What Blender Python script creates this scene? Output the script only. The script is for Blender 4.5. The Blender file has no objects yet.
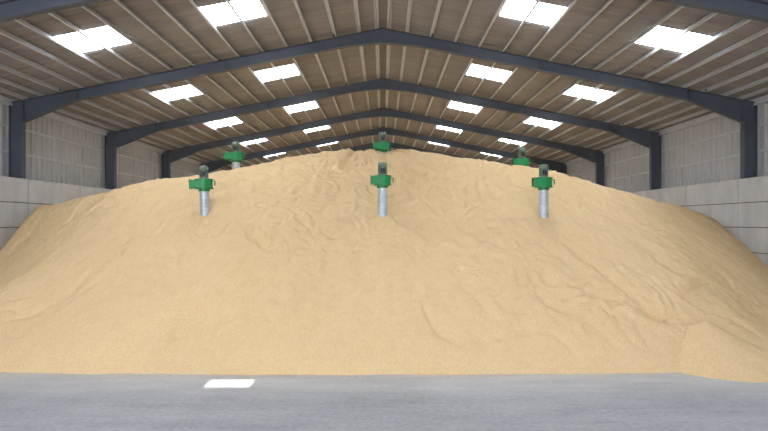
import bpy, bmesh, math, random
import numpy as np
from mathutils import Vector, Matrix
random.seed(3)
scene = bpy.context.scene
W=11.43; E=2.4; F=560.0
Y0,Y1=-6.5,53.5
WALLX=W+0.24
CW=W-0.34      # inner face of the concrete push walls
RK=0.546*W; SL=0.2
def roofz(x): return E+RK-SL*abs(x)
frames=[17.5+6*k for k in range(-4,7)]

# ------------------------------------------------ materials
def newmat(name):
    m=bpy.data.materials.new(name); m.use_nodes=True
    nt=m.node_tree; b=nt.nodes['Principled BSDF']
    return m,nt,b
def coords(nt,scale=(1,1,1)):
    tc=nt.nodes.new('ShaderNodeTexCoord'); mp=nt.nodes.new('ShaderNodeMapping')
    mp.inputs['Scale'].default_value=scale
    nt.links.new(tc.outputs['Object'],mp.inputs['Vector'])
    return mp.outputs['Vector']
def ramp(nt,fac,stops):
    r=nt.nodes.new('ShaderNodeValToRGB')
    el=r.color_ramp.elements
    while len(el)<len(stops): el.new(.5)
    for e,(p,c) in zip(el,stops):
        e.position=p; e.color=(*c,1)
    nt.links.new(fac,r.inputs['Fac'])
    return r.outputs['Color']
def mix(nt,fac,a,b,mode='MIX'):
    n=nt.nodes.new('ShaderNodeMix'); n.data_type='RGBA'; n.blend_type=mode
    if isinstance(fac,float): n.inputs[0].default_value=fac
    else: nt.links.new(fac,n.inputs[0])
    for i,v in ((6,a),(7,b)):
        if isinstance(v,tuple): n.inputs[i].default_value=(*v,1)
        else: nt.links.new(v,n.inputs[i])
    return n.outputs[2]
def noise(nt,vec,scale,detail=4,rough=.55):
    n=nt.nodes.new('ShaderNodeTexNoise'); n.inputs['Scale'].default_value=scale
    n.inputs['Detail'].default_value=detail; n.inputs['Roughness'].default_value=rough
    nt.links.new(vec,n.inputs['Vector']); return n.outputs['Fac']
def bump(nt,b,h,strength,dist,prev=None):
    n=nt.nodes.new('ShaderNodeBump'); n.inputs['Strength'].default_value=strength
    n.inputs['Distance'].default_value=dist
    nt.links.new(h,n.inputs['Height'])
    if prev: nt.links.new(prev,n.inputs['Normal'])
    nt.links.new(n.outputs[0],b.inputs['Normal']); return n.outputs[0]
def simple(name,c,rough=.6,metal=0,var=.12,scale=6,sc=(1,1,1)):
    m,nt,b=newmat(name); v=coords(nt,sc)
    f=noise(nt,v,scale)
    lo=tuple(x*(1-var) for x in c); hi=tuple(min(1,x*(1+var)) for x in c)
    col=ramp(nt,f,[(.3,lo),(.7,hi)])
    nt.links.new(col,b.inputs['Base Color'])
    b.inputs['Roughness'].default_value=rough; b.inputs['Metallic'].default_value=metal
    return m

# grain
m_grain,nt,b=newmat('grain_mat'); v=coords(nt)
big=noise(nt,v,.45,5); mid=noise(nt,v,3.5,7,.65); fine=noise(nt,v,60,5,.8)
c=ramp(nt,big,[(.3,(.70,.495,.265)),(.7,(.80,.585,.335))])
c=mix(nt,.35,c,ramp(nt,mid,[(.35,(.67,.465,.24)),(.65,(.83,.615,.36))]))
c=mix(nt,.5,c,ramp(nt,fine,[(.36,(.50,.315,.14)),(.64,(.98,.77,.49))]))
nt.links.new(c,b.inputs['Base Color']); b.inputs['Roughness'].default_value=.85
b.inputs['Specular IOR Level'].default_value=.2
p=bump(nt,b,mid,.45,.07); bump(nt,b,fine,.7,.015,p)

# floor concrete
m_floor,nt,b=newmat('floor_mat'); v=coords(nt); v2=coords(nt,(.35,1.6,1))
n1=noise(nt,v,.7,7,.65); n2=noise(nt,v2,1.2,7,.7); n3=noise(nt,v,14,5,.75)
c=ramp(nt,n1,[(.35,(.22,.23,.26)),(.65,(.39,.395,.425))])
c=mix(nt,.5,c,ramp(nt,n2,[(.35,(.20,.21,.245)),(.65,(.46,.46,.48))]))
c=mix(nt,.3,c,ramp(nt,n3,[(.3,(.13,.13,.15)),(.7,(.56,.56,.58))]))
sx=nt.nodes.new('ShaderNodeSeparateXYZ'); nt.links.new(v,sx.inputs[0])
mr=nt.nodes.new('ShaderNodeMapRange'); mr.interpolation_type='SMOOTHSTEP'
nt.links.new(sx.outputs['Y'],mr.inputs[0]); mr.inputs[1].default_value=7.3; mr.inputs[2].default_value=8.9
mm=nt.nodes.new('ShaderNodeMath'); mm.operation='MULTIPLY'; nt.links.new(mr.outputs[0],mm.inputs[0]); nt.links.new(n2,mm.inputs[1])
c=mix(nt,mm.outputs[0],c,(.64,.61,.57))
nt.links.new(c,b.inputs['Base Color'])
rr=nt.nodes.new('ShaderNodeMapRange'); nt.links.new(n2,rr.inputs[0]); rr.inputs[3].default_value=.5; rr.inputs[4].default_value=.75
nt.links.new(rr.outputs[0],b.inputs['Roughness'])
bump(nt,b,n3,.2,.006)

# concrete wall
m_conc,nt,b=newmat('concrete_panel_mat'); v=coords(nt); v2=coords(nt,(1,.8,.25))
n1=noise(nt,v,.9,6,.6); n2=noise(nt,v2,3,5); n3=noise(nt,v,40,3)
c=ramp(nt,n1,[(.3,(.48,.485,.50)),(.7,(.64,.64,.65))])
c=mix(nt,.4,c,ramp(nt,n2,[(.3,(.40,.40,.41)),(.7,(.70,.70,.70))]))
nt.links.new(c,b.inputs['Base Color']); b.inputs['Roughness'].default_value=.85
bump(nt,b,n3,.2,.005)
m_joint=simple('joint_mat',(.14,.14,.14),.9)

m_clad=simple('wall_cladding_mat',(.52,.525,.54),.5,0,.06,2)
m_roof,nt,b=newmat('fibre_cement_roof_mat'); v=coords(nt,(1,1,1)); v2=coords(nt,(.3,3,1))
n1=noise(nt,v,.5,5); n2=noise(nt,v2,1.5,5)
c=ramp(nt,n1,[(.3,(.28,.25,.235)),(.7,(.37,.34,.32))])
c=mix(nt,.4,c,ramp(nt,n2,[(.3,(.22,.195,.18)),(.7,(.42,.39,.37))]))
nt.links.new(c,b.inputs['Base Color']); b.inputs['Roughness'].default_value=.9
m_steel=simple('painted_steel_mat',(.09,.105,.14),.5,0,.12,1.5)
m_galv=simple('galvanised_mat',(.60,.62,.66),.45,.0,.08,8)
m_tube=simple('galvanised_tube_mat',(.52,.57,.63),.38,.5,.15,14)
m_green=simple('green_paint_mat',(.008,.24,.07),.4,0,.15,10)
m_motor=simple('motor_paint_mat',(.17,.23,.18),.45,.1,.15,20)
m_dark=simple('black_plastic_shade_mat',(.02,.02,.022),.5,0,.1,20)
m_sky,nt,b=newmat('rooflight_mat'); v=coords(nt)
f=noise(nt,v,1.2,4)
c=ramp(nt,f,[(.3,(.86,.93,1)),(.7,(.97,.99,1))])
nt.links.new(c,b.inputs['Base Color']); nt.links.new(c,b.inputs['Emission Color'])
b.inputs['Emission Strength'].default_value=14.0; b.inputs['Roughness'].default_value=.5

# ------------------------------------------------ mesh helpers
def obj_from(name,verts,faces,mats,smooth=False,mi=None):
    me=bpy.data.meshes.new(name); me.from_pydata([tuple(map(float,q)) for q in verts],[],faces); me.update()
    o=bpy.data.objects.new(name,me); scene.collection.objects.link(o)
    for m in (mats if isinstance(mats,(list,tuple)) else [mats]): me.materials.append(m)
    if mi is not None: me.polygons.foreach_set('material_index',mi)
    if smooth: me.polygons.foreach_set('use_smooth',[True]*len(me.polygons))
    return o
class MB:
    def __init__(s): s.v=[]; s.f=[]; s.m=[]
    def prism(s,q,y0,y1,mi=0):
        n=len(s.v); k=len(q)
        for y in (y0,y1):
            for (x,z) in q: s.v.append((x,y,z))
        s.f.append([n+i for i in range(k)]); s.f.append([n+k+i for i in reversed(range(k))])
        for i in range(k):
            j=(i+1)%k; s.f.append([n+i,n+k+i,n+k+j,n+j])
        s.m+= [mi]*(k+2)
    def box(s,x0,x1,y0,y1,z0,z1,mi=0):
        s.prism([(x0,z0),(x1,z0),(x1,z1),(x0,z1)],y0,y1,mi)
    def make(s,name,mats,smooth=False,bevel=0):
        o=obj_from(name,s.v,s.f,mats,smooth,s.m)
        bm=bmesh.new(); bm.from_mesh(o.data); bmesh.ops.recalc_face_normals(bm,faces=bm.faces); bm.to_mesh(o.data); bm.free()
        if bevel:
            md=o.modifiers.new('bevel','BEVEL'); md.width=bevel; md.segments=2
        return o

# ------------------------------------------------ floor
fb=MB(); fb.box(-WALLX-.25,WALLX+.25,-14,Y1+.3,-.2,0); fb.make('floor',m_floor)

# ------------------------------------------------ walls
CT=3.78; PH=CT/5
def side_wall(s,name):
    mb=MB()
    for k in range(20):
        ya=Y0+3*k
        for i in range(5):
            z0=i*PH
            xa,xb=sorted((s*CW,s*(CW+.06)))
            mb.box(xa,xb,ya+.018,ya+3-.018,z0+.014,z0+PH-.014)
    xa,xb=sorted((s*(CW+.04),s*(CW+.12)))
    mb.box(xa,xb,Y0,Y1,0,CT-.014,3)
    top=roofz(WALLX)-.02
    xin=WALLX+.05
    pts=[]; y=Y0
    while y<Y1:
        pts+=[(0,y),(0,y+.16),(.055,y+.19),(.055,y+.27)]; y+=.3
    pts.append((0,Y1))
    n=len(mb.v)
    for dx,yy in pts:
        mb.v.append((s*(xin+dx),yy,CT-.4)); mb.v.append((s*(xin+dx),yy,top))
    for i in range(len(pts)-1):
        a=n+2*i; mb.f.append([a,a+1,a+3,a+2]); mb.m.append(1)
    xa,xb=sorted((s*(WALLX+.11),s*(WALLX+.14)))
    mb.box(xa,xb,Y0,Y1,0,top)
    return mb.make(name,[m_conc,m_clad,m_galv,m_joint])
side_wall(-1,'wall_left'); side_wall(1,'wall_right')
mb=MB()
mb.prism([(-WALLX,0),(WALLX,0),(WALLX,CT),(-WALLX,CT)],Y1,Y1+.15,0)
mb.prism([(-WALLX,CT),(WALLX,CT),(WALLX,roofz(WALLX)),(0,roofz(0)),(-WALLX,roofz(WALLX))],Y1+.02,Y1+.1,1)
mb.make('wall_back',[m_conc,m_clad])
# unseen front gable, added around the big open doorway to make daylight directional
DL,DR,DH=-10.8,2.6,6.0
mb=MB(); ya,yb=Y0-.12,Y0
mb.prism([(-WALLX,0),(DL,0),(DL,DH),(-WALLX,DH)],ya,yb)
mb.prism([(DR,0),(WALLX,0),(WALLX,DH),(DR,DH)],ya,yb)
mb.prism([(-WALLX,DH),(WALLX,DH),(WALLX,roofz(WALLX)),(0,roofz(0)),(-WALLX,roofz(WALLX))],ya,yb)
mb.make('wall_front_light_shaper',m_clad)

# ------------------------------------------------ roof sheets + rooflights
UA=(.276,.399); UB=(.594,.714)
U=[0,UA[0],UA[1],UB[0],UB[1],1.045]
PITCH=.177; ST=PITCH/6
def wave(y): return .036*math.sin(2*math.pi*y/PITCH)+.04
ys=[Y0-.3+i*ST for i in range(int((Y1-Y0+.6)/ST)+1)]
sky_iv=[(f+2.4,f+3.7) for f in frames[:-1]]
def in_sky(y):
    for i,(a,bb) in enumerate(sky_iv):
        if a<=y<bb: return i
    return -1
V=[];Fc=[]
for s in (-1,1):
    n=len(V)
    for y in ys:
        for u in U: V.append((s*u*W,y,roofz(u*W)+wave(y)))
    L=len(U)
    for i in range(len(ys)-1):
        sk=in_sky(ys[i]+ST/2)
        for j in range(L-1):
            if sk>=0 and j in (1,3): continue
            a=n+i*L+j; Fc.append([a,a+1,a+L+1,a+L])
obj_from('ceiling',V,Fc,m_roof,True)
wn=0
for bi,(a,bb) in enumerate(sky_iv):
    for s in (-1,1):
        for (u0,u1) in (UA,UB):
            wn+=1
            yy=[y for y in ys if in_sky(y)==bi or in_sky(y-ST+1e-4)==bi or in_sky(y+ST-1e-4)==bi]
            sun_gap=(bi==2 and s==-1 and u0<.3)  # opening added in an unseen rooflight so a sun patch reaches the floor
            xs=[u0*W-.005, 3.86,4.5,u1*W+.02] if sun_gap else [u0*W-.005,u1*W+.02]
            v=[];f=[]
            for y in yy:
                for x in xs: v.append((s*x,y,roofz(x)+wave(y)+.004))
            L=len(xs)
            for i in range(len(yy)-1):
                for j in range(L-1):
                    if sun_gap and j==1 and a+.35<yy[i]<a+.75: continue
                    q=i*L+j; f.append([q,q+1,q+L+1,q+L])
            obj_from('window_%d'%wn,v,f,m_sky,True)
mb=MB()
ths=math.atan(SL); cs,sn=math.cos(ths),math.sin(ths)
ulist=[.018,.0665,.133,.1995,.266,.3325,.399,.460,.522,.584,.649,.714,.770,.827,.885,.94,.985]
for s in (-1,1):
    for u in ulist:
        x=u*W; z=roofz(x)
        h=.14
        def P(a,d):
            return (s*(x+a*cs-d*sn), z-a*sn-d*cs)
        mb.prism([P(-.003,0),P(.003,0),P(.003,h),P(-.003,h)],Y0,Y1)
        mb.prism([P(0,0),P(.06,0),P(.06,.004),P(0,.004)],Y0,Y1)
        mb.prism([P(-.05,h-.004),P(0,h-.004),P(0,h),P(-.05,h)],Y0,Y1)
        mb.prism([P(-.05,h-.018),P(-.046,h-.018),P(-.046,h),P(-.05,h)],Y0,Y1)
    for z in (4.6,5.4):
        xa,xb=sorted((s*(WALLX-.0),s*(WALLX+.05)))
        mb.box(xa,xb,Y0,Y1,z,z+.06)
mb.make('roof_purlins',m_galv)

# ------------------------------------------------ portal frames
RC=.514*W
def portal(y):
    mb=MB(); fw=.1; t=.018
    HD=.14
    def top(x): return E+RC-SL*x+.2
    botp=[(0,.12),(1.1,0.0),(W-1.9,0.0),(W-.2,.34)]
    def bot(x,ex): return E+RC-SL*x-HD-ex
    for s in (-1,1):
        def X(x): return s*x
        zt=top(W+.2)
        zc=bot(W-.2,.34)
        mb.prism([(X(W-.2),0),(X(W+.2),0),(X(W+.2),zt),(X(W-.2),top(W-.2))],y-.008,y+.008)
        mb.prism([(X(W-.2),0),(X(W-.2+t),0),(X(W-.2+t),top(W-.2)),(X(W-.2),top(W-.2))],y-fw,y+fw)
        mb.prism([(X(W+.2-t),0),(X(W+.2),0),(X(W+.2),zt),(X(W+.2-t),zt)],y-fw,y+fw)
        mb.prism([(X(W-.2),zc-.01),(X(W+.2),zc-.01),(X(W+.2),zc+.01),(X(W-.2),zc+.01)],y-fw,y+fw)
        mb.prism([(0,top(0)-t),(X(W+.2),zt-t),(X(W+.2),zt),(0,top(0))],y-fw,y+fw)
        for (xa,ea),(xb,eb) in zip(botp[:-1],botp[1:]):
            za,zb=bot(xa,ea),bot(xb,eb)
            mb.prism([(X(xa),za),(X(xb),zb),(X(xb),zb+t),(X(xa),za+t)],y-fw,y+fw)
            mb.prism([(X(xa),za),(X(xb),zb),(X(xb),top(xb)),(X(xa),top(xa))],y-.008,y+.008)
        for xp,ep in ((0.012,.12),(1.1,0),(W-1.9,0),(W-.225,.34),(4.9,0)):
            mb.prism([(X(xp-.01),bot(xp,ep)),(X(xp+.01),bot(xp,ep)),(X(xp+.01),top(xp)),(X(xp-.01),top(xp))],y-fw,y+fw)
        for u in ulist[2::3]:
            x=u*W
            mb.prism([(X(x-.04),top(x)),(X(x+.04),top(x)),(X(x+.04),top(x)+.13),(X(x-.04),top(x)+.13)],y-.03,y+.03)
    return mb.make('portal_frame',m_steel)
for f in frames: portal(f)
for s,nm in ((-1,'trim_1'),(1,'trim_2')):
    mb=MB(); z=roofz(WALLX)
    xa,xb=sorted((s*(WALLX-.1),s*(WALLX+.04)))
    mb.box(xa,xb,Y0,Y1,z-.24,z-.04); mb.make(nm,m_galv)

# ------------------------------------------------ grain heap
rng=np.random.RandomState(7)
TAB=rng.rand(256,256)*2-1
def vn(x,y):
    xi=np.floor(x).astype(int); yi=np.floor(y).astype(int)
    fx=x-xi; fy=y-yi; fx=fx**3*(fx*(6*fx-15)+10); fy=fy**3*(fy*(6*fy-15)+10)
    g=lambda a,b: TAB[a%256,b%256]
    return (g(xi,yi)*(1-fx)+g(xi+1,yi)*fx)*(1-fy)+(g(xi,yi+1)*(1-fx)+g(xi+1,yi+1)*fx)*fy
def fbm(x,y,o=4):
    r=0;a=1
    for i in range(o):
        r=r+a*vn(x+17.3*i,y+5.1*i); x=x*2.03;y=y*2.03;a*=.5
    return r
TX=[-11.1,-10.7,-10.4,-10.0,-9.2,-7.5,-6.1,-3,0,3,5.0,6.65,9,10.1,11.2]
TY=[14.7,14.0,13.2,12.2,10.7,9.35,8.98,8.86,8.84,8.88,9.05,9.6,11.5,12.7,14.1]
RX=[-11.2,-10.5,-9.2,-7.1,-5.2,-4.2,-2.3,-1.3,-.9,.3,.9,2.3,3.9,6.1,7.25,9.6,11.2]
RZ=[2.90,2.90,2.93,3.38,3.66,3.88,4.28,4.52,4.57,4.57,4.52,4.22,3.91,3.46,3.20,2.78,2.60]
def sminterp(x,X,Y,w=.3):
    r=0
    for d in (-w,-w/2,0,w/2,w): r=r+np.interp(x+d,X,Y)
    return r/5
def height(x,y):
    x=np.asarray(x,float); y=np.asarray(y,float)
    toe=sminterp(x,TX,TY,.15)+.05*fbm(x*1.1,x*0+3.3,4)
    slope=np.interp(x,[-12,-10.7,-9.4,-8,-4.5,0,4.5,8,12],[.9,.85,.56,.54,.575,.585,.575,.535,.52])
    base=slope*(y-toe)
    ridge=sminterp(x,RX,RZ)-.035*np.clip(y-17.4,0,99)-.35*np.clip(y-40,0,99)
    k=.10
    h=np.clip(.5+.5*(ridge-base)/k,0,1)
    z=ridge*(1-h)+base*h-k*h*(1-h)
    fade=np.clip((y-toe)/1.2,0,1)*np.clip((ridge-base+1.0)/1.2,.12,1)
    edge=np.clip((11.1-np.abs(x))/2,.3,1)
    r=np.hypot(x+.6,18.2-y); th=np.arctan2(x+.6,18.2-y)
    fl=fbm(th*7+.35*fbm(x*.5,y*.5,3),r*.22,4)
    z=z+fade*edge*(.10*fbm(x*.34+9,y*.34,2)+.09*fl)
    # long slide lines running down the face
    cre=np.abs(fbm(th*4+4+.3*vn(x*.7,y*.7),r*.16+8,2))
    z=z-fade*.11*np.exp(-(cre/.06)**2)*np.clip(vn(x*.35+30,y*.35)+.35,0,1)
    # slip scarps, crisp low lips
    q=fbm(x*.8+50,y*.7+11,3)*3
    sc=q-np.floor(q); z=z+fade*.085*sc*(1-np.clip((sc-.9)/.1,0,1))*np.clip(vn(x*.4+3,y*.4+60)+.4,0,1)
    z=z+fade*(.015*fbm(x*4,y*2,3)+.010*fbm(x*9+3,y*7,2))
    # wind-like ripples across the lower face
    z=z+fade*.010*np.sin(y*9+3*fbm(x*.8,y*.8,3)+x*1.5)*np.clip(vn(x*.5+70,y*.5+9)+.3,0,1)
    # overlapping cones of the last tipped loads : a broad fold falling right of the peak
    e1=th-.26-.10*np.sin(r*1.1)
    z=z-fade*.20*np.exp(-np.clip(e1,0,9)/.16)*(e1>-.03)*np.clip((e1+.03)/.03,0,1)*np.clip(1-np.abs(r-3.4)/3.4,0,1)
    e2=th+.05+.08*np.sin(r*.9+1)
    z=z-.06*np.exp(-(e2/.03)**2)*np.clip(1-np.abs(r-2.6)/2.6,0,1)
    # mounding round the fan tubes
    z=z+.17*np.exp(-(((x-3.81)/.7)**2+((y-13.3)/.7)**2))+.05*np.exp(-(((x+4.23)/.6)**2+((y-13.3)/.6)**2))
    px,py=5.08,10.32
    z=z-.36*np.exp(-(((x-px)/.15)**2+((y-py)/.19)**2))+.07*np.exp(-(((x-px)/.28)**2+((y-py+.34)/.2)**2))
    t=np.clip((y-py)/2.8,0,1); gx=px-1.3*t
    z=z-.16*np.exp(-((x-gx)/.13)**2)*(y>py)*(1-t)
    # small slumped cone at the toe, right of the pit
    z=np.maximum(z,.68-.56*np.hypot((x-5.75)*.95,(y-9.95)*.8)+.012*fbm(x*2,y*2,2))
    for i in range(16):
        fx=2.0+i*.36; fy=14.6+.1*math.sin(i*1.3)+(.07 if i%2 else -.07)-.09*i
        z=z-.06*np.exp(-(((x-fx)/.12)**2+((y-fy)/.08)**2))
    return z
HX=CW-.012
xs=np.linspace(-HX,HX,480)
yg=np.concatenate([np.arange(8.4,18.6,.042),np.arange(18.6,50,.35)])
XX,YY=np.meshgrid(xs,yg); ZZ=height(XX,YY)
nx,ny=len(xs),len(yg)
co=np.stack([XX.ravel(),YY.ravel(),np.maximum(ZZ.ravel(),-.04)],1)
fcs=[]
neg=ZZ<-.04
for i in range(ny-1):
    for j in range(nx-1):
        if neg[i,j] and neg[i,j+1] and neg[i+1,j] and neg[i+1,j+1]: continue
        a=i*nx+j; fcs.append((a,a+1,a+nx+1,a+nx))
V=co.tolist(); Fc=fcs
for i in range(2600):
    x=random.uniform(-8,8.5); t=float(np.interp(x,TX,TY))
    y=t-abs(random.gauss(0,.16))
    r=random.uniform(.004,.009); n=len(V)
    a=random.uniform(0,3.14); l=r*1.6
    dx,dy=math.cos(a)*l,math.sin(a)*l; ex,ey=-math.sin(a)*r,math.cos(a)*r
    V+=[(x-dx,y-dy,r*.6),(x+dx,y+dy,r*.6),(x-ex,y-ey,r*.6),(x+ex,y+ey,r*.6),(x,y,r*1.4),(x,y,0)]
    for q in ((0,2,4),(2,1,4),(1,3,4),(3,0,4),(2,0,5),(1,2,5),(3,1,5),(0,3,5)): Fc.append([n+w for w in q])
heap=obj_from('grain_heap',V,Fc,m_grain,True)
bm=bmesh.new(); bm.from_mesh(heap.data)
bmesh.ops.delete(bm,geom=[v for v in bm.verts if not v.link_faces],context='VERTS')
bm.to_mesh(heap.data); bm.free()

# ------------------------------------------------ pedestal fans
def lathe(prof,seg=32,cx=0,cy=0):
    v=[];f=[]
    for r,z in prof:
        for i in range(seg):
            a=2*math.pi*i/seg; v.append((cx+r*math.cos(a),cy+r*math.sin(a),z))
    for k in range(len(prof)-1):
        for i in range(seg):
            j=(i+1)%seg; f.append([k*seg+i,k*seg+j,(k+1)*seg+j,(k+1)*seg+i])
    f.append([i for i in reversed(range(seg))]); f.append([(len(prof)-1)*seg+i for i in range(seg)])
    return v,f
def part(parent,name,v,f,mat,smooth=False,loc=(0,0,0),bevel=0):
    o=obj_from(name,v,f,mat,smooth); o.parent=parent; o.location=loc
    if smooth:
        md=o.modifiers.new('es','EDGE_SPLIT'); md.split_angle=math.radians(40)
    if bevel:
        md=o.modifiers.new('b','BEVEL'); md.width=bevel; md.segments=2
    return o
def fan(x,y,headz,rot,tilt=0):
    zs=float(height(x,y))
    e=bpy.data.objects.new('grain_cooling_fan',None); scene.collection.objects.link(e)
    e.location=(x,y,headz); e.rotation_euler=(0,tilt,rot)
    L=headz-zs+.25
    prof=[(.112,-L)]; z=-L
    while z<-.16:
        prof+=[(.112,z),(.118,z+.012),(.118,z+.022),(.112,z+.034)]; z+=.085
    prof.append((.112,-.10))
    v,f=lathe(prof); part(e,'tube',v,f,m_tube,True)
    v,f=lathe([(.128,-.19),(.135,-.185),(.135,-.135),(.128,-.13)]); part(e,'tube_clamp',v,f,m_green,True)
    prof=[(.15,-.135),(.225,-.13),(.225,-.118),(.20,-.118),(.20,.088),(.225,.088),(.225,.10),(.14,.105)]
    v,f=lathe(prof,40); part(e,'impeller_housing',v,f,m_green,True)
    mb=MB(); mb.box(-.27,0,-.20,-.03,-.105,.075); mb.box(-.285,-.265,-.225,-.005,-.125,.095)
    part(e,'outlet',mb.v,mb.f,m_green,bevel=.004)
    mb=MB(); mb.box(-.288,-.283,-.19,-.04,-.095,.065); part(e,'outlet_shade_plate',mb.v,mb.f,m_dark)  # solid black plate stands for the shade inside the outlet
    mb=MB(); mb.box(.19,.26,-.04,.04,.04,.06); mb.box(.245,.26,-.04,.04,-.06,.06); part(e,'lifting_handle',mb.v,mb.f,m_green,bevel=.003)
    v,f=lathe([(.13,.10),(.13,.118),(.09,.125),(.085,.14),(.085,.34),(.08,.35)],32); part(e,'motor_body',v,f,m_motor,True)
    mb=MB()
    for i in range(20):
        a=2*math.pi*i/20; ca,sa=math.cos(a),math.sin(a)
        q=[(.08,-.004),(.105,-.004),(.105,.004),(.08,.004)]
        n=len(mb.v)
        for zz_ in (.145,.335):
            for r,t in q: mb.v.append((r*ca-t*sa,r*sa+t*ca,zz_))
        mb.f+=[[n,n+1,n+2,n+3],[n+7,n+6,n+5,n+4]]+[[n+k,n+4+k,n+4+(k+1)%4,n+(k+1)%4] for k in range(4)]
    part(e,'motor_fins',mb.v,mb.f,m_motor)
    v,f=lathe([(.108,.325),(.11,.33),(.11,.385),(.095,.405),(.05,.415)],32); part(e,'fan_cowl',v,f,m_motor,True)
    mb=MB(); mb.box(-.05,.05,-.15,-.09,.17,.27); part(e,'terminal_box',mb.v,mb.f,m_dark,bevel=.006)
def place(px,py,d):
    return (px-383)/F*d, d, E+(223-py)/F*d
for (px,py,d,r,t) in ((204,183.5,13.3,0,-.03),(382.5,180,13.3,.1,0),(543.5,182,13.3,.0,0),
                    (236,156,16.4,-.1,0),(382.5,146,16.7,.15,0),(522,162,16.4,0,0)):
    x,y,z=place(px,py,d); fan(x,y,z,r,t)

# ------------------------------------------------ light
w=bpy.data.worlds.new('World'); scene.world=w; w.use_nodes=True
bg=w.node_tree.nodes['Background']; bg.inputs[0].default_value=(.93,.965,1,1); bg.inputs[1].default_value=7.2
sd=bpy.data.lights.new('sun','SUN'); sd.energy=10; sd.angle=math.radians(.5); sd.color=(1,.97,.93)
so=bpy.data.objects.new('sun',sd); scene.collection.objects.link(so)
src=Vector((-4.18,5.5+2.4+.55,roofz(4.18))); dst=Vector((-2.3,8.36,0))
so.rotation_euler=(dst-src).to_track_quat('-Z','Y').to_euler(); so.location=(-6,-10,14)

# ------------------------------------------------ camera
cd=bpy.data.cameras.new('camera'); cam=bpy.data.objects.new('camera',cd); scene.collection.objects.link(cam)
cd.sensor_width=36; cd.lens=36*F/768; cd.shift_y=7.5/768; cd.shift_x=1/768
cam.location=(0,0,E); cam.rotation_euler=(math.pi/2,0,0); cd.clip_end=300
scene.camera=cam
scene.view_settings.view_transform='Standard'
scene.view_settings.look='None'
